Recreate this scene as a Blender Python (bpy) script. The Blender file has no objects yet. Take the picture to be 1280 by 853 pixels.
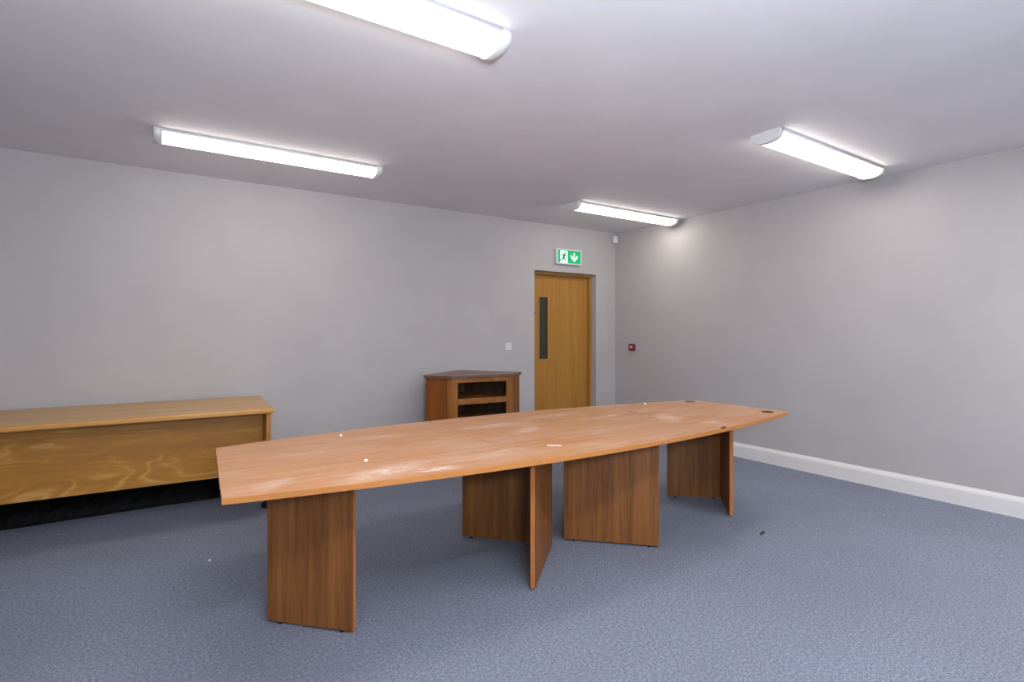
import bpy, bmesh, math, random
from mathutils import Vector, Matrix
random.seed(7)
S = bpy.context.scene
COL = S.collection
PI = math.pi

# ------------------------------------------------------------------ materials
def lin(c):
    return tuple(((v/255)/12.92 if v/255 <= .04045 else (((v/255)+.055)/1.055)**2.4) for v in c) + (1.0,)

def mat(name, col, rough=.5, spec=.5, metal=0.0, emit=None, estr=0.0):
    m = bpy.data.materials.new(name); m.use_nodes = True
    b = m.node_tree.nodes['Principled BSDF']
    b.inputs['Base Color'].default_value = lin(col)
    b.inputs['Roughness'].default_value = rough
    b.inputs['Specular IOR Level'].default_value = spec
    b.inputs['Metallic'].default_value = metal
    if emit:
        b.inputs['Emission Color'].default_value = lin(emit)
        b.inputs['Emission Strength'].default_value = estr
    return m

class G:
    """small node-graph helper"""
    def __init__(s, m):
        s.t = m.node_tree; s.b = s.t.nodes['Principled BSDF']
    def n(s, typ, **k):
        nd = s.t.nodes.new(typ)
        for a, v in k.items(): setattr(nd, a, v)
        return nd
    def l(s, a, b): s.t.links.new(a, b)
    def coords(s, scale=(1,1,1), loc=(0,0,0), rot=(0,0,0)):
        tc = s.n('ShaderNodeTexCoord'); mp = s.n('ShaderNodeMapping')
        mp.inputs['Scale'].default_value = scale
        mp.inputs['Location'].default_value = loc
        mp.inputs['Rotation'].default_value = rot
        s.l(tc.outputs['Object'], mp.inputs['Vector']); return mp.outputs['Vector']
    def noise(s, vec, scale, detail=4, rough=.55, dist=0.0):
        nd = s.n('ShaderNodeTexNoise')
        nd.inputs['Scale'].default_value = scale; nd.inputs['Detail'].default_value = detail
        nd.inputs['Roughness'].default_value = rough; nd.inputs['Distortion'].default_value = dist
        s.l(vec, nd.inputs['Vector']); return nd.outputs['Fac']
    def ramp(s, fac, stops):
        r = s.n('ShaderNodeValToRGB'); e = r.color_ramp.elements
        while len(e) < len(stops): e.new(.5)
        for i, (p, c) in enumerate(stops):
            e[i].position = p; e[i].color = c if len(c) == 4 else lin(c)
        s.l(fac, r.inputs['Fac']); return r.outputs['Color']
    def mix(s, fac, a, b, mode='MIX'):
        m = s.n('ShaderNodeMix', data_type='RGBA', blend_type=mode)
        for sock, v in ((m.inputs[0], fac), (m.inputs[6], a), (m.inputs[7], b)):
            if hasattr(v, 'is_output'): s.l(v, sock)
            else: sock.default_value = v
        return m.outputs[2]
    def math(s, op, a, b=0.0, c=None, clamp=False):
        m = s.n('ShaderNodeMath', operation=op); m.use_clamp = clamp
        for i, v in enumerate((a, b, c)):
            if v is None: continue
            if hasattr(v, 'is_output'): s.l(v, m.inputs[i])
            else: m.inputs[i].default_value = v
        return m.outputs[0]
    def bump(s, h, strength=.2, dist=.002):
        bp = s.n('ShaderNodeBump'); bp.inputs['Strength'].default_value = strength
        bp.inputs['Distance'].default_value = dist
        s.l(h, bp.inputs['Height']); s.l(bp.outputs['Normal'], s.b.inputs['Normal'])

def wood(name, dark, mid, light, axis, rough=.45, scale=1.0, spec=.4, fig=0.0):
    """straight grain along `axis` (0,1,2), optional cathedral figure"""
    m = mat(name, mid, rough, spec); g = G(m)
    st = [26*scale]*3; st[axis] = 1.1*scale
    v = g.coords(tuple(st))
    a = g.noise(v, 1.0, 6, .6, .3)
    st2 = [120*scale]*3; st2[axis] = 5*scale
    b = g.noise(g.coords(tuple(st2)), 1.0, 3, .5)
    f = g.math('ADD', g.math('MULTIPLY', a, .75), g.math('MULTIPLY', b, .25))
    if fig:
        st3 = [5.0]*3; st3[axis] = 1.15
        base = g.noise(g.coords(tuple(st3), loc=(3.7, 0, .4)), 1.0, 2, .35, .6)
        wob = g.noise(g.coords((9, 9, 30)), 1.0, 3, .6)
        ph = g.math('ADD', g.math('MULTIPLY', base, 26.0), g.math('MULTIPLY', wob, 1.1))
        wv = g.math('PINGPONG', ph, 1.0)
        wv = g.math('POWER', wv, 2.2)
        msk = g.noise(g.coords((1.6, 1.6, 4), loc=(1.3, 0, 2.2)), 1.0, 2)
        msk = g.math('MULTIPLY', g.math('SUBTRACT', msk, .36, clamp=True), 4.0, clamp=True)
        wfac = g.math('ADD', .30, g.math('MULTIPLY', g.math('MULTIPLY', wv, msk), .55))
        f = g.math('ADD', g.math('MULTIPLY', f, 1-fig), g.math('MULTIPLY', wfac, fig))
    c = g.ramp(f, [(.3, dark), (.5, mid), (.72, light)])
    big = g.noise(g.coords((1.5, 1.5, 1.5)), 1.0, 2)
    c = g.mix(g.math('MULTIPLY', big, .35), c, lin(dark), 'MIX')
    g.l(c, g.b.inputs['Base Color'])
    g.bump(b, .08, .001)
    return m

M = {}
def paint(name, col, bump=.06, rough=.75):
    m = mat(name, col, rough, .25); g = G(m)
    n = g.noise(g.coords(), 2.2, 3)
    c0 = lin(col); c1 = tuple(x*.955 for x in c0[:3])+(1,)
    g.l(g.ramp(n, [(.35, c0), (.65, c1)]), g.b.inputs['Base Color'])
    g.bump(g.noise(g.coords(), 160, 3), bump, .002)
    return m
M['wall'] = paint('grey_wall_paint', (188, 184, 184))
M['ceil'] = paint('white_ceiling_paint', (230, 228, 231), .04)
M['skirt'] = mat('white_gloss_paint', (232, 230, 228), .35)
M['white'] = mat('white_powder_coat', (228, 226, 226), .4)
M['pvc'] = mat('white_plastic', (222, 220, 218), .35)
M['black'] = mat('black_plastic', (18, 18, 20), .45)
M['steel'] = mat('brushed_steel', (190, 190, 190), .35, .5, 1.0)
M['lens'] = mat('lit_opal_diffuser', (250, 250, 250), .4, .3, 0, (255, 247, 238), 11)
M['dust'] = mat('plaster_crumb', (238, 232, 224), .9)
M['dirt'] = mat('dry_dirt', (78, 64, 60), .9)
M['glass'] = mat('dark_door_glass', (58, 56, 48), .12, .5)
M['portcap'] = mat('brown_port_cap', (176, 132, 100), .5)
M['strip'] = mat('silvery_strip', (226, 224, 220), .4)
M['red'] = mat('red_plastic', (126, 26, 32), .4)
M['blue'] = mat('blue_sign_vinyl', (30, 70, 150), .4)
M['green'] = mat('lit_green_sign_face', (0, 150, 90), .4, .4, 0, (0, 165, 98), .62)
M['sgnw'] = mat('lit_white_sign_marks', (225, 250, 238), .4, .4, 0, (205, 255, 232), .72)
M['sgng'] = mat('green_sign_figure', (8, 100, 62), .5, .3, 0, (0, 110, 66), .35)
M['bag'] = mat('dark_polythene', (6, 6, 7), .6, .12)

# carpet: short blue-grey loop pile with light and dark flecks
m = mat('blue_grey_carpet', (104, 112, 134), .95, .1); g = G(m)
n1 = g.noise(g.coords(), 330, 2, .8); n2 = g.noise(g.coords(), 82, 4, .85); n3 = g.noise(g.coords(), 1.1, 3)
f = g.math('ADD', g.math('MULTIPLY', n1, .55), g.math('MULTIPLY', n2, .45))
c = g.ramp(f, [(.36, (66, 73, 89)), (.5, (124, 131, 150)), (.64, (192, 198, 212))])
c = g.mix(g.math('MULTIPLY', g.math('SUBTRACT', n3, .42, clamp=True), 1.3), c, lin((116, 118, 130)))
vo = g.n('ShaderNodeTexVoronoi'); vo.inputs['Scale'].default_value = 5.5
g.l(g.coords(), vo.inputs['Vector'])
sp = g.math('LESS_THAN', vo.outputs['Distance'], .022)
c = g.mix(g.math('MULTIPLY', sp, .75), c, lin((225, 222, 215)))
g.l(c, g.b.inputs['Base Color']); g.bump(n1, .3, .002); M['carpet'] = m

M['leg'] = wood('beech_panel', (102, 60, 26), (138, 87, 41), (166, 110, 56), 2, .5)
M['edge'] = wood('beech_edging', (172, 112, 56), (186, 124, 66), (198, 138, 80), 0, .5, 1.0, .25)
M['legedge'] = wood('beech_panel_edging', (172, 106, 56), (188, 118, 64), (198, 132, 76), 2, .45)
M['door'] = wood('oak_veneer_door', (162, 112, 44), (178, 126, 54), (190, 140, 66), 2, .4, .7)
M['frame'] = wood('oak_frame', (148, 108, 50), (172, 130, 66), (188, 148, 84), 2, .45, .8)
M['oakp'] = wood('oak_veneer_panel', (158, 106, 38), (188, 132, 50), (220, 172, 98), 0, .45, .6, .4, .5)
M['oaktop'] = wood('oak_desktop', (176, 138, 92), (198, 160, 112), (212, 178, 132), 0, .5, .8)
M['oakedge'] = wood('oak_edging', (180, 122, 56), (206, 148, 76), (222, 170, 100), 0, .4, .8)
M['pine'] = wood('stained_pine', (98, 52, 16), (134, 78, 30), (158, 98, 44), 2, .4, .6)
M['pineh'] = wood('stained_pine_rail', (110, 62, 22), (154, 98, 42), (182, 124, 62), 0, .4, .6)
M['pinetop'] = wood('brown_pine_top', (98, 70, 56), (126, 94, 78), (146, 114, 98), 0, .35, .6)
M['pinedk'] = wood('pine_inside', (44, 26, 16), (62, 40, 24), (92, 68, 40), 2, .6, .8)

# conference table top: beech laminate, scuffed and dusty
m = mat('beech_tabletop', (196, 146, 112), .42, .4); g = G(m)
a = g.noise(g.coords((1.6, 26, 26)), 1, 6, .6, .3); b = g.noise(g.coords((7, 120, 120)), 1, 3)
f = g.math('ADD', g.math('MULTIPLY', a, .7), g.math('MULTIPLY', b, .3))
c = g.ramp(f, [(.3, (180, 122, 76)), (.5, (196, 138, 91)), (.72, (207, 153, 108))])
def blob(cx, cy, rx, ry, rot=0):
    """soft elliptical patch on the surface around (cx, cy) in table coordinates"""
    tc = g.n('ShaderNodeTexCoord'); mp = g.n('ShaderNodeMapping', vector_type='TEXTURE')
    mp.inputs['Location'].default_value = (cx, cy, 0)
    mp.inputs['Rotation'].default_value = (0, 0, rot)
    mp.inputs['Scale'].default_value = (rx, ry, 3)
    g.l(tc.outputs['Object'], mp.inputs['Vector'])
    le = g.n('ShaderNodeVectorMath', operation='LENGTH'); g.l(mp.outputs['Vector'], le.inputs[0])
    return g.math('SUBTRACT', 1.0, le.outputs['Value'], clamp=True)
spots = [(-1.20, -.42, .30, .10, .3, 1.6), (-1.02, -.50, .16, .05, -.1, 2.4), (-.28, .25, .16, .06, .2, 1.1), (-.17, .02, .20, .07, .5, 1.2),
         (.55, .12, .30, .04, .2, 1.2), (.86, -.15, .26, .10, .9, 1.1), (.95, -.42, .10, .07, 0, 1.4), (1.38, -.33, .10, .05, .4, .9),
         (-1.62, -.36, .12, .07, .8, 1.1), (.30, .35, .30, .07, .1, .9), (-.62, -.40, .25, .06, .4, .7), (.1, -.22, .34, .05, -.2, .5)]
patch = None
for (x, y, rx, ry, ro, k) in spots:
    q = g.math('MULTIPLY', blob(x, y, rx, ry, ro), k)
    patch = q if patch is None else g.math('MAXIMUM', patch, q)
sm = g.noise(g.coords((14, 30, 30)), 1, 5, .7, 1.2)
sm = g.math('MULTIPLY', g.math('SUBTRACT', sm, .38, clamp=True), 3.4, clamp=True)
df = g.math('MULTIPLY', g.math('MULTIPLY', patch, sm), .72, clamp=True)
haze = g.math('MULTIPLY', g.math('SUBTRACT', g.noise(g.coords((2.2, 5, 5)), 1, 5, .65), .46, clamp=True), 2.2, clamp=True)
c = g.mix(haze, c, lin((214, 180, 156)))
c = g.mix(df, c, lin((238, 224, 212)))
vo = g.n('ShaderNodeTexVoronoi'); vo.inputs['Scale'].default_value = 7; g.l(g.coords(), vo.inputs['Vector'])
sp = g.math('LESS_THAN', vo.outputs['Distance'], .03)
c = g.mix(g.math('MULTIPLY', sp, .6), c, lin((240, 226, 210)))
g.l(c, g.b.inputs['Base Color'])
g.l(g.math('ADD', .36, g.math('MULTIPLY', df, .4)), g.b.inputs['Roughness'])
M['top'] = m

# ------------------------------------------------------------------ geometry helpers
def link(name, me, parent=None, loc=(0,0,0), rotz=0.0, kind=None):
    o = bpy.data.objects.new(name, me); COL.objects.link(o)
    o.location = loc; o.rotation_euler = (0, 0, rotz)
    if parent: o.parent = parent
    if kind: o['kind'] = kind
    return o
def thing(name, label, cat, loc=(0,0,0), rotz=0.0, group=None, kind=None):
    o = link(name, None, None, loc, rotz, kind)
    if label: o['label'] = label
    if cat: o['category'] = cat
    if group: o['group'] = group
    return o
def tag(o, label, cat, group=None):
    o['label'] = label; o['category'] = cat
    if group: o['group'] = group
    return o
def finish(bm, name, mats, parent=None, loc=(0,0,0), rotz=0.0, bevel=0.0, seg=2, smooth=False, kind=None):
    bmesh.ops.remove_doubles(bm, verts=bm.verts, dist=1e-6)
    bmesh.ops.recalc_face_normals(bm, faces=bm.faces)
    me = bpy.data.meshes.new(name); bm.to_mesh(me); bm.free()
    for mm in (mats if isinstance(mats, (list, tuple)) else [mats]): me.materials.append(mm)
    if smooth:
        for p in me.polygons: p.use_smooth = True
    o = link(name, me, parent, loc, rotz, kind)
    if bevel:
        md = o.modifiers.new('bevel', 'BEVEL'); md.width = bevel; md.segments = seg
        md.limit_method = 'ANGLE'; md.angle_limit = math.radians(40)
    return o
def add_box(bm, lo, hi, mi=0, rot=None, piv=None):
    vs = [Vector((x, y, z)) for x in (lo[0], hi[0]) for y in (lo[1], hi[1]) for z in (lo[2], hi[2])]
    if rot is not None:
        R = Matrix.Rotation(rot, 3, 'Z'); p = Vector(piv or (0, 0, 0)); vs = [R @ (v-p) + p for v in vs]
    b = [bm.verts.new(v) for v in vs]
    for f in ((0,1,3,2),(4,6,7,5),(0,4,5,1),(2,3,7,6),(0,2,6,4),(1,5,7,3)):
        bm.faces.new([b[i] for i in f]).material_index = mi
def add_prism(bm, pts, z0, z1, mi=0, side=None):
    a = [bm.verts.new((x, y, z0)) for x, y in pts]; b = [bm.verts.new((x, y, z1)) for x, y in pts]
    bm.faces.new(list(reversed(a))).material_index = mi
    bm.faces.new(b).material_index = mi
    for i in range(len(pts)):
        j = (i+1) % len(pts)
        bm.faces.new((a[i], a[j], b[j], b[i])).material_index = mi if side is None else side
def add_lathe(bm, prof, c=(0,0,0), n=32, mi=0):
    rings = []
    for r, z in prof:
        rings.append([bm.verts.new((c[0]+r*math.cos(2*PI*k/n), c[1]+r*math.sin(2*PI*k/n), c[2]+z)) for k in range(n)] if r > 1e-6
                     else [bm.verts.new((c[0], c[1], c[2]+z))])
    for A, B in zip(rings, rings[1:]):
        for k in range(n):
            l = (k+1) % n
            q = [A[k % len(A)], A[l % len(A)], B[l % len(B)], B[k % len(B)]]
            u = []
            for v in q:
                if v not in u: u.append(v)
            if len(u) > 2: bm.faces.new(u).material_index = mi
def box(name, lo, hi, m, parent=None, bevel=0.0, **k):
    bm = bmesh.new(); add_box(bm, lo, hi); return finish(bm, name, m, parent, bevel=bevel, **k)
def prism(name, pts, z0, z1, m, parent=None, bevel=0.0, **k):
    bm = bmesh.new(); add_prism(bm, pts, z0, z1); return finish(bm, name, m, parent, bevel=bevel, **k)

# ------------------------------------------------------------------ the room
H, XL, YF = 2.60, -9.2, -8.6
box('floor', (XL, YF, -.1), (0, .2, 0), M['carpet'], kind='structure')
box('ceiling', (XL-.2, YF-.2, H), (.2, .2, H+.15), M['ceil'], kind='structure')
DX0, DX1, DZ = -1.318, -.340, 2.034
bm = bmesh.new()
add_box(bm, (XL-.2, 0, 0), (DX0, .2, H)); add_box(bm, (DX1, 0, 0), (.2, .2, H)); add_box(bm, (DX0, 0, DZ), (DX1, .2, H))
finish(bm, 'wall_left', M['wall'], kind='structure')
box('wall_right', (0, YF-.2, 0), (.2, 0, H), M['wall'], kind='structure')
box('wall_side', (XL-.2, YF-.2, 0), (XL, 0, H), M['wall'], kind='structure')
WX0, WX1, WZ0, WZ1 = -6.6, -2.6, .95, 2.25
bm = bmesh.new()
add_box(bm, (XL, YF-.2, 0), (WX0, YF, H)); add_box(bm, (WX1, YF-.2, 0), (0, YF, H))
add_box(bm, (WX0, YF-.2, 0), (WX1, YF, WZ0)); add_box(bm, (WX0, YF-.2, WZ1), (WX1, YF, H))
finish(bm, 'wall_rear', M['wall'], kind='structure')
bm = bmesh.new()                                  # invented window behind the viewer, added to go with the rear fill
for x in (WX0, -5.3, -3.95, WX1-.05): add_box(bm, (x, YF-.12, WZ0), (x+.05, YF-.06, WZ1))
add_box(bm, (WX0, YF-.12, WZ0), (WX1, YF-.06, WZ0+.05)); add_box(bm, (WX0, YF-.12, WZ1-.05), (WX1, YF-.06, WZ1))
finish(bm, 'added_window_1', M['white'], kind='structure')

# skirting boards: flat board with a moulded top
def skirting(name, p0, p1, inward):
    prof = [(0, 0), (.018, 0), (.018, .112), (.0155, .118), (.0155, .122), (.012, .130), (.008, .136), (.007, .142), (.0045, .146), (0, .146)]
    bm = bmesh.new(); rows = []
    for p in (p0, p1):
        rows.append([bm.verts.new((p[0]+inward[0]*d, p[1]+inward[1]*d, z)) for d, z in prof])
    n = len(prof)
    for i in range(n):
        j = (i+1) % n; bm.faces.new((rows[0][i], rows[0][j], rows[1][j], rows[1][i]))
    bm.faces.new(rows[0]); bm.faces.new(list(reversed(rows[1])))
    return finish(bm, name, M['skirt'], kind='structure')
skirting('baseboard_right', (0, YF), (0, 0), (-1, 0))
skirting('baseboard_left', (XL, 0), (DX0, 0), (0, -1))
skirting('baseboard_corner', (DX1, 0), (0, 0), (0, -1))

# ------------------------------------------------------------------ the door
door = thing('door_1', 'flush oak veneer door with a narrow dark vision panel, set deep in the wall', 'door', (0,0,0), kind='structure')
bm = bmesh.new()
add_box(bm, (DX0, .083, 0), (DX0+.034, .19, DZ)); add_box(bm, (DX1-.034, .083, 0), (DX1, .19, DZ))
add_box(bm, (DX0+.034, .083, DZ-.034), (DX1-.034, .19, DZ))
finish(bm, 'door_frame', M['frame'], door, bevel=.002)
LX0, LX1, LY = DX0+.037, DX1-.037, .135
GX0, GX1, GZ0, GZ1 = -1.152, -1.018, .962, 1.728
bm = bmesh.new(); z1 = DZ-.038
add_box(bm, (LX0, LY, .006), (GX0, LY+.044, z1)); add_box(bm, (GX1, LY, .006), (LX1, LY+.044, z1))
add_box(bm, (GX0, LY, .006), (GX1, LY+.044, GZ0)); add_box(bm, (GX0, LY, GZ1), (GX1, LY+.044, z1))
finish(bm, 'door_leaf', M['door'], door)
bm = bmesh.new(); w = .013
for lo, hi in (((GX0-w, GZ0-w), (GX0+.004, GZ1+w)), ((GX1-.004, GZ0-w), (GX1+w, GZ1+w)), ((GX0, GZ0-w), (GX1, GZ0+.004)), ((GX0, GZ1-.004), (GX1, GZ1+w))):
    add_box(bm, (lo[0], LY-.007, lo[1]), (hi[0], LY+.012, hi[1]))
finish(bm, 'glazing_bead', M['frame'], door, bevel=.002)
box('glass_pane', (GX0, LY+.014, GZ0), (GX1, LY+.022, GZ1), M['glass'], door)
bm = bmesh.new(); add_lathe(bm, [(0, 0), (.032, 0), (.032, .002), (0, .002)])
bm.transform(Matrix.Rotation(PI/2, 4, 'X')); bm.transform(Matrix.Translation((-1.238, LY, 1.533)))
finish(bm, 'sign_disc', M['blue'], door)

# ------------------------------------------------------------------ exit sign above the door
es = thing('exit_sign', 'lit green emergency exit sign with running figure and down arrow above the door', 'exit sign', (-.822, 0, 2.128))
bm = bmesh.new(); add_box(bm, (-.198, -.034, 0), (.198, 0, .187)); finish(bm, 'housing', M['pvc'], es, bevel=.004)
bm = bmesh.new()
for lo, hi in (((-.2, 0), (-.183, .187)), ((.183, 0), (.2, .187)), ((-.183, 0), (.183, .016)), ((-.183, .171), (.183, .187))):
    add_box(bm, (lo[0], -.048, lo[1]), (hi[0], -.032, hi[1]))
finish(bm, 'bezel', M['white'], es, bevel=.002)
box('sign_face', (-.184, -.042, .015), (.184, -.034, .172), M['green'], es)
def flat(name, polys, y, m, parent, t=.0012):
    """flat shapes in the x-z plane, t thick"""
    bm = bmesh.new()
    for k, pts in enumerate(polys):
        yy = y - k*.00005
        a = [bm.verts.new((x, yy, z)) for x, z in pts]; b = [bm.verts.new((x, yy-t, z)) for x, z in pts]
        bm.faces.new(a); bm.faces.new(list(reversed(b)))
        for i in range(len(pts)):
            j = (i+1) % len(pts); bm.faces.new((a[i], a[j], b[j], b[i]))
    return finish(bm, name, m, parent)
def stroke(p, q, w0, w1):
    d = Vector((q[0]-p[0], q[1]-p[1])).normalized(); n = Vector((-d.y, d.x))
    return [(p[0]+n.x*w0, p[1]+n.y*w0), (p[0]-n.x*w0, p[1]-n.y*w0), (q[0]-n.x*w1, q[1]-n.y*w1), (q[0]+n.x*w1, q[1]+n.y*w1)]
flat('doorway_mark', [[(-.137, .018), (-.026, .018), (-.026, .163), (-.137, .163)]], -.0421, M['sgnw'], es)
hx = -.066
fig = [[(hx+.013*math.cos(a*PI/6), .139+.013*math.sin(a*PI/6)) for a in range(12)],
       stroke((-.078, .124), (-.088, .078), .015, .011),            # torso
       stroke((-.072, .120), (-.046, .098), .006, .005), stroke((-.047, .100), (-.030, .108), .005, .004),
       stroke((-.082, .122), (-.110, .110), .006, .005), stroke((-.110, .112), (-.118, .086), .005, .004),
       stroke((-.086, .080), (-.060, .062), .010, .007), stroke((-.060, .064), (-.060, .026), .007, .005),
       stroke((-.090, .082), (-.108, .052), .010, .007), stroke((-.106, .054), (-.146, .042), .007, .005)]
flat('running_figure', fig, -.0434, M['sgng'], es, .0008)
ac = .083
flat('down_arrow', [[(ac-.011, .145), (ac+.011, .145), (ac+.011, .085), (ac-.011, .085)],
                    [(ac-.052, .122), (ac-.052, .086), (ac, .036), (ac, .068)],
                    [(ac+.052, .122), (ac+.052, .086), (ac, .036), (ac, .068)]], -.0421, M['sgnw'], es)

# ------------------------------------------------------------------ small wall fittings
sw = thing('light_switch', 'white square light switch plate on the wall left of the door', 'light switch', (-1.69, 0, 1.131))
box('switch_plate', (-.043, -.009, -.043), (.043, 0, .043), M['pvc'], sw, bevel=.003)
box('rocker', (-.012, -.014, -.02), (.012, -.008, .02), M['white'], sw, bevel=.002)

cp = thing('fire_alarm_call_point', 'small red square fire alarm call point on the right wall near the corner', 'fire alarm', (0, -.316, 1.105))
box('housing', (-.035, -.044, -.044), (0, .044, .044), M['red'], cp, bevel=.004)
box('press_plate', (-.038, -.022, -.014), (-.033, .022, .016), M['pvc'], cp, bevel=.001)
bm = bmesh.new()
add_lathe(bm, [(0, 0), (.007, 0), (.007, .0015), (0, .0015)], n=20)
for s in (-1, 1):
    a = [bm.verts.new((s*x, y, z)) for z in (0, .0015) for x, y in ((.021, -.009), (.021, .009), (.011, 0))]
    bm.faces.new(a[:3]); bm.faces.new(list(reversed(a[3:])))
    for i in range(3): j = (i+1) % 3; bm.faces.new((a[i], a[j], a[3+j], a[3+i]))
bm.transform(Matrix.Rotation(PI/2, 4, 'Z') @ Matrix.Rotation(PI/2, 4, 'X')); bm.transform(Matrix.Scale(-1, 4, (1, 0, 0)))
bm.transform(Matrix.Translation((-.038, 0, .002)))
finish(bm, 'press_mark', M['black'], cp)

ms = thing('motion_sensor', 'small white motion sensor mounted in the room corner just under the ceiling', 'motion sensor', (0, 0, 2.46), 0)
pts = [(-.002, -.050), (-.050, -.002), (-.062, -.016), (-.054, -.038), (-.038, -.054), (-.016, -.062)]
prism('housing', pts, 0, .098, M['pvc'], ms, bevel=.004)
bm = bmesh.new(); add_box(bm, (-.020, -.004, .022), (.020, .008, .066)); bm.transform(Matrix.Rotation(-PI/4, 4, 'Z')); bm.transform(Matrix.Translation((-.0485, -.0485, 0)))
finish(bm, 'sensor_lens', M['white'], ms, bevel=.003)

# ------------------------------------------------------------------ ceiling lights
def make_light(name, label, x0, x1, y0, y1):
    L = x1-x0; W = y1-y0
    t = thing(name, label, 'ceiling light', ((x0+x1)/2, (y0+y1)/2, H), 0, 'linear ceiling lights')
    def section(hw, dp, z0, n=14, lip=0.0):
        return [(-hw, 0)] + [(-hw*math.cos(PI*k/n), -z0-dp*math.sin(PI*k/n)**.75) for k in range(n+1)] + [(hw, 0)]
    def loft(name, x0, x1, hw, dp, z0, m, smooth=True, edge=0.0):
        bm = bmesh.new(); xs = [x0, x1]; rows = []
        sec = section(hw, dp, z0)
        for x in xs: rows.append([bm.verts.new((x, y, z)) for y, z in sec])
        n = len(sec)
        for i in range(n-1): bm.faces.new((rows[0][i], rows[0][i+1], rows[1][i+1], rows[1][i]))
        bm.faces.new(rows[0]); bm.faces.new(list(reversed(rows[1])))
        bm.faces.new((rows[0][-1], rows[0][0], rows[1][0], rows[1][-1]))
        o = finish(bm, name, m, t)
        for p in o.data.polygons: p.use_smooth = smooth and abs(p.normal.x) < .5
        return o
    loft('body_tray', -L/2+.01, L/2-.01, W/2, .004, .017, M['white'])
    loft('diffuser', -L/2+.035, L/2-.035, W/2-.008, .052, .016, M['lens'])
    o = loft('end_cap', -L/2, -L/2+.045, W/2+.002, .058, .014, M['white'])
    o2 = loft('end_cap', L/2-.045, L/2, W/2+.002, .058, .014, M['white'])
    return t
make_light('ceiling_light', 'lit linear ceiling light nearest the viewer, cut off by the top of the photo', -5.27, -3.765, -3.205, -3.005)
make_light('ceiling_light', 'lit linear ceiling light hanging over the left side, above the oak desk', -5.058, -3.565, -1.075, -.885)
make_light('ceiling_light', 'lit linear ceiling light over the right, with its white end cap facing the room', -1.765, -.262, -3.245, -3.052)
make_light('ceiling_light', 'smallest-looking lit ceiling light, near the door corner and the right wall', -1.575, -.06, -1.085, -.895)

# ------------------------------------------------------------------ conference table
TO = Vector((-3.05, -2.575, 0)); TH = .73; TT = .023
ct = thing('conference_table', 'long boat-shaped beech conference table with dusty scuffed top in the middle of the room', 'table', TO)
def back_y(x): return -.067*x*x - .446*x - 2.698
def front_y(x): return -3.205 + .055*(x+3.05)**2
XA, XS, XB = -4.852, -3.605, -1.247
def outline(x0, x1, b0, b1, rr=False):
    """front edge runs x0..x1, back edge b0..b1; rr softens the two outer corners"""
    n = 26
    fr = [(x0+(x1-x0)*k/n, front_y(x0+(x1-x0)*k/n)) for k in range(n+1)]
    bk = [(b1+(b0-b1)*k/n, back_y(b1+(b0-b1)*k/n)) for k in range(n+1)]
    if rr:
        r = .035
        fr = [p for p in fr if p[0] < x1-r] + [(x1-r, front_y(x1-r)), (x1-.010, front_y(x1)+.008), (x1-.001, front_y(x1)+r)]
        bk = [(b1+.002, back_y(b1)-r), (b1-.008, back_y(b1)-.008), (b1-r, back_y(b1-r))] + [p for p in bk if p[0] < b1-r]
    return [(x-TO.x, y-TO.y) for x, y in fr+bk]
for x0, x1, b0, b1, rr in ((XA, XS-.0006, -4.797, XS+.012-.0006, False), (XS+.0006, XB, XS+.012+.0006, -1.285, True)):
    bm = bmesh.new(); add_prism(bm, outline(x0, x1, b0, b1, rr), TH-TT, TH, 0, 1)
    finish(bm, 'tabletop', [M['top'], M['edge']], ct, bevel=.0008, seg=1)

def leg_panel(p0, p1, side, t=.025, z0=.011, z1=TH-TT, name='leg_panel', glides=True):
    p0 = Vector(p0); p1 = Vector(p1); d = (p1-p0); L = d.length; d.normalize()
    ang = math.atan2(d.y, d.x)
    bm = bmesh.new()
    lo, hi = ((0, 0), (L, t)) if side > 0 else ((0, -t), (L, 0))
    add_box(bm, (lo[0], lo[1], z0), (hi[0], hi[1], z1))
    for f in bm.faces:
        if abs(f.normal.x) > .5: f.material_index = 1
    bm.faces.ensure_lookup_table()
    o = finish(bm, name, [M['leg'], M['legedge']], ct, loc=(p0.x-TO.x, p0.y-TO.y, 0), rotz=ang, bevel=.0012, seg=1)
    for i, f in enumerate(o.data.polygons):
        f.material_index = 1 if abs(f.normal.x) > .5 else 0
    if glides:
        for gx in (.06, L-.06):
            bm = bmesh.new(); add_lathe(bm, [(0, 0), (.010, 0), (.010, z0), (0, z0)], (gx, side*t/2, 0), 16)
            finish(bm, 'glide', M['black'], o)
    return o
# four V-shaped bases: the outer pair and the inner pair mirror each other
leg_panel((-4.627, -2.515), (-4.334, -2.822), 1); leg_panel((-4.610, -2.490), (-4.330, -2.212), -1)
leg_panel((-3.428, -2.126), (-3.078, -2.530), 1); leg_panel((-3.453, -2.945), (-3.046, -2.561), 1)
leg_panel((-2.921, -2.519), (-2.518, -2.931), 1); leg_panel((-2.903, -2.495), (-2.530, -2.122), -1)
leg_panel((-1.688, -2.292), (-1.376, -2.560), 1); leg_panel((-1.686, -2.838), (-1.383, -2.550), -1)
leg_panel((-2.640, -2.770), (-2.500, -2.913), 1, .018, .011, .252, 'brace_board', False)

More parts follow.
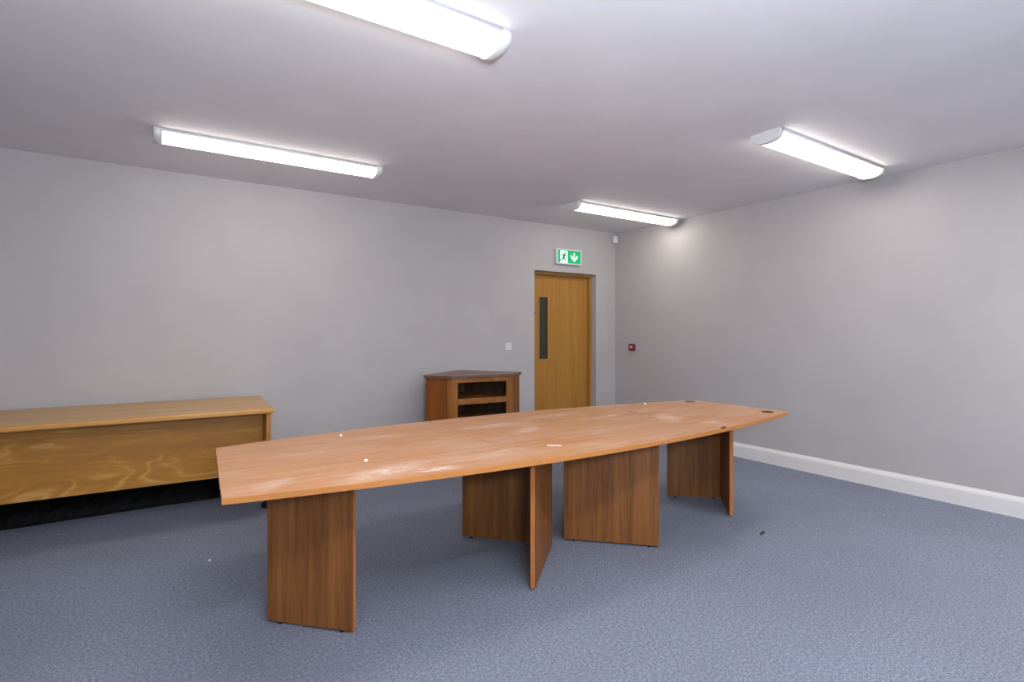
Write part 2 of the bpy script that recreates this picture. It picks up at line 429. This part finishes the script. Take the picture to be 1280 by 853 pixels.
def grommet(x, y, m1, r=.04):
    bm = bmesh.new(); add_lathe(bm, [(0, .0012), (r*.80, .0012), (r*.84, .0025), (r, .002), (r, -.002), (0, -.002)], (x-TO.x, y-TO.y, TH), 36)
    return finish(bm, 'cable_port', m1, ct)
grommet(-1.405, -2.285, M['black']); grommet(-1.395, -2.945, M['black'])
slot = bmesh.new(); add_lathe(slot, [(0, .0012), (.036, .0012), (.040, .002), (.046, .001), (.046, -.001), (0, -.001)], (-2.21-TO.x, -2.415-TO.y, TH), 36)
finish(slot, 'cable_port', M['portcap'], ct)

# bits lying on the table and the carpet
tag(box('metal_strip', (-.036, -.004, 0), (.036, .004, .003), M['strip'], loc=(-3.365, -2.988, TH), rotz=-.58),
    'thin silvery strip lying on the tabletop above the gap between the middle leg pairs', 'debris')
def crumb(name, p, s, m, label, cat, seed, flatz=.6, group=None):
    bm = bmesh.new(); bmesh.ops.create_icosphere(bm, subdivisions=2, radius=1)
    r = random.Random(seed)
    for v in bm.verts: v.co *= .75+.4*r.random(); v.co.x *= s[0]; v.co.y *= s[1]; v.co.z *= s[2]
    mz = min(v.co.z for v in bm.verts)
    for v in bm.verts: v.co.z -= mz
    return tag(finish(bm, name, m, loc=p, rotz=seed), label, cat, group)
crumb('plaster_crumb', (-4.20, -2.165, TH), (.012, .010, .008), M['dust'], 'white plaster crumb lying near the far left edge of the long tabletop', 'debris', 1)
crumb('plaster_crumb', (-4.27, -2.80, TH), (.011, .009, .007), M['dust'], 'white plaster crumb on the long tabletop just left of the white dust smear', 'debris', 2)
crumb('plaster_crumb', (-1.855, -2.21, TH), (.009, .008, .009), M['dust'], 'white plaster crumb at the back edge of the tabletop, before the room corner', 'debris', 3)
crumb('plastic_scrap', (-2.225, -3.165, TH), (.030, .008, .005), M['black'], 'small black plastic scrap on the front edge of the tabletop', 'debris', 6.4)
crumb('dirt_clump', (-1.775, -3.138, 0), (.045, .011, .003), M['dirt'], 'dark brown clump of dirt on the carpet right of the table', 'debris', .3)
crumb('plaster_crumb', (-4.79, -1.64, 0), (.009, .007, .006), M['dust'], 'pale crumb on the carpet between the desk and the near table leg', 'debris', 5)

# ------------------------------------------------------------------ oak desk against the left wall
th = math.radians(-2.5); DH = .757; DL = 1.9; DP = .895
dk = thing('office_desk', 'plain oak desk with full-width front panel standing against the left wall', 'desk', (-4.341, -1.003, 0), th)
bm = bmesh.new(); add_box(bm, (-DL, 0, DH-.034), (0, DP, DH))
o = finish(bm, 'desktop', [M['oaktop'], M['oakedge']], dk, bevel=.008, seg=3)
for p in o.data.polygons: p.material_index = 0 if abs(p.normal.z) > .7 else 1
o.modifiers['bevel'].material = 1
def end_panel(x0, x1):
    prof = [(.05, .085), (.05, DH-.034), (DP-.05, DH-.034), (DP-.05, .085)]
    bm = bmesh.new()
    a = [bm.verts.new((x0, y, z)) for y, z in prof]; b = [bm.verts.new((x1, y, z)) for y, z in prof]
    bm.faces.new(a); bm.faces.new(list(reversed(b)))
    for i in range(4): j = (i+1) % 4; bm.faces.new((a[i], a[j], b[j], b[i]))
    o = finish(bm, 'end_panel', M['oakp_v'], dk, bevel=.003)
    for gy in (.20, DP-.15):
        bm = bmesh.new(); xm = (x0+x1)/2
        add_box(bm, (xm-.011, gy-.05, .035), (xm+.011, gy+.05, .088))
        add_lathe(bm, [(0, 0), (.030, 0), (.034, .008), (.034, .028), (.02, .040), (0, .042)], (xm, gy, 0), 20)
        finish(bm, 'foot', M['black'], o)
M['oakp_v'] = wood('oak_end_panel', (150, 96, 36), (182, 122, 52), (200, 144, 74), 2, .45, .6)
end_panel(-.047, -.016); end_panel(-DL+.016, -DL+.047)
box('modesty_panel', (-DL+.047, .27, .245), (-.047, .29, DH-.034), M['oakp'], dk, bevel=.0015)

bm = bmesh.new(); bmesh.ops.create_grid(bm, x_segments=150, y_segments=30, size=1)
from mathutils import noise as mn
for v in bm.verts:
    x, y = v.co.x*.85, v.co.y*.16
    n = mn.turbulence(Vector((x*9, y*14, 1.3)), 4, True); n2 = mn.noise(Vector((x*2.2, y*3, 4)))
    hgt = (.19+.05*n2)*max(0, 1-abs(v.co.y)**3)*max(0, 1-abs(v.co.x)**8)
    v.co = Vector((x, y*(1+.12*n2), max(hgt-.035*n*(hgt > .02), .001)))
o = finish(bm, 'plastic_dark_filler', M['bag'], loc=(-5.33, -.19, 0), rotz=0)  # crumpled plastic, its length added to black out the shaded strip below the desk
tag(o, 'crumpled black plastic sheeting, lengthened along the wall to fill the dark strip under the oak desk', 'plastic sheet')

# ------------------------------------------------------------------ pine corner cabinet beside the door
cb = thing('corner_cabinet', 'dark stained pine corner television cabinet with open shelves beside the door', 'cabinet', (-2.355, -.028, 0), math.radians(215.6))
CL, CS, CR, CH = .735, .305, .240, .893
def pent(i, ch=.085, ib=None):
    """outline inset by i; local x and y run along the two back sides"""
    ib = i if ib is None else ib
    c = ch; k = i*(math.sqrt(2)-1)
    return [(c, ib), (CL-i, ib), (CL-i, CS-k), (CR-k, CL-i), (ib, CL-i), (ib, c)]
# counter-clockwise seen from above
I = .022
prism('plinth', pent(.05), 0, .08, M['pine'], cb)
prism('bottom_board', pent(I+.004), .08, .102, M['pineh'], cb)
for z in (.638, .432, .245):
    prism('shelf', pent(I+.006), z, z+.026, M['pineh'], cb, bevel=.002)
bm = bmesh.new()
add_prism(bm, pent(.006), CH-.030, CH-.012); add_prism(bm, pent(.0, ib=.003), CH-.012-.002, CH)
o = finish(bm, 'cabinet_top', M['pinetop'], cb, bevel=.006, seg=3)
# vertical boards forming the backs
def back(axis):
    bm = bmesh.new(); n = 7; a0, a1 = .09, CL-I-.002; w = (a1-a0)/n
    for k in range(n):
        u0, u1 = a0+k*w+.002, a0+(k+1)*w-.002
        if axis == 0: add_box(bm, (u0, I, .1), (u1, I+.012, CH-.03))
        else: add_box(bm, (I, u0, .1), (I+.012, u1, CH-.03))
    if axis == 0: add_box(bm, (a0, I-.004, .1), (a1, I, CH-.03))
    else: add_box(bm, (I-.004, a0, .1), (I, a1, CH-.03))
    finish(bm, 'back_panel', M['pinedk'], cb)
back(0); back(1)
prism('back_panel', [(.094, I), (.094, I+.012), (I+.012, .094), (I, .094)], .1, CH-.03, M['pinedk'], cb)
e = CL-I; s_ = CS-I*.41; sr = CR-I*.41
box('side_panel', (e-.02, I, .08), (e, s_-.03, CH-.03), M['pine'], cb)
box('side_panel', (I, e-.02, .08), (sr-.03, e, CH-.03), M['pine'], cb)
# corner posts wrapping from the short side on to the front
A = Vector((e, s_)); B = Vector((sr, e)); D = (B-A).normalized(); N = Vector((-D.y, D.x))*1.0   # N points inward
if N.dot(Vector((-1, -1))) < 0: N = -N
def post(P, D, side):
    q = [P, P+D*.062, P+D*.062+N*.024, P+side*.05+Vector((-.02, 0) if side.y else (0, -.02)), P+side*.05]
    prism('corner_post', [(v.x, v.y) for v in q], .08, CH-.03, M['pinelt'], cb, bevel=.003)
M['pinelt'] = wood('light_pine_post', (110, 62, 22), (152, 96, 42), (172, 116, 58), 2, .4, .7)
post(A, D, Vector((0, -1))); post(B, -D, Vector((-1, 0)))
# rails across the diagonal front; each shelf has a deep moulded front lip
def rail(name, z0, z1, out=0.0, th_=.02, m='pineh'):
    a = A + D*.060 - N*out; b = B - D*.060 - N*out
    if out: a = A + D*.045 - N*out; b = B - D*.045 - N*out
    q = [a, b, b+N*(th_+out), a+N*(th_+out)]
    prism(name, [(v.x, v.y) for v in q], z0, z1, M[m], cb, bevel=.003)
M['pineh'] = M['pineh']
rail('top_rail', .822, CH-.03)
rail('shelf_lip', .617, .672, .004, .022); rail('shelf_lip', .412, .463, .004, .022); rail('shelf_lip', .225, .275, .004, .022)
rail('base_rail', .08, .13)

# ------------------------------------------------------------------ light
w = bpy.data.worlds.new('world'); S.world = w; w.use_nodes = True
w.node_tree.nodes['Background'].inputs['Color'].default_value = (.62, .74, 1, 1)
w.node_tree.nodes['Background'].inputs['Strength'].default_value = 1.0
def area(name, loc, rot, sx, sy, power, col):
    l = bpy.data.lights.new(name, 'AREA'); l.shape = 'RECTANGLE'; l.size = sx; l.size_y = sy; l.energy = power; l.color = col
    o = bpy.data.objects.new(name, l); COL.objects.link(o); o.location = loc; o.rotation_euler = rot; return o
# added cool fill lamp at the invented rear window, out of view
area('rear_fill', (-4.6, YF-.03, 1.6), (math.radians(90+38), 0, 0), 3.9, 1.2, 45, (.86, .92, 1.0))
# added lamp aimed upwards to brighten the ceiling near the camera
area('ceiling_fill', (-4.9, -5.5, 1.55), Vector((.42, .62, 1.0)).to_track_quat('-Z', 'Y').to_euler(), .45, .45, 108, (.82, .90, 1.0))
# unseen overhead lamps behind the viewer, added for overall brightness
for x in (-7.9, -4.4, -1.0):
    for y in (-5.2, -7.3):
        area('overhead_fill', (x, y, H-.07), (0, 0, 0), 1.4, .18, 7 if x < -6 else 30, (1.0, .97, .93))

# ------------------------------------------------------------------ camera
cd = bpy.data.cameras.new('camera'); cam = bpy.data.objects.new('camera', cd); COL.objects.link(cam)
cd.sensor_width = 36; cd.lens = 667/1280*36
cd.shift_y = -12.5/1280; cd.clip_start = .02
cam.location = (-5.036, -5.118, 1.31)
cam.rotation_euler = (PI/2, 0, -math.radians(33.59))
S.camera = cam
S.view_settings.view_transform = 'Standard'
S.view_settings.exposure = 0.10
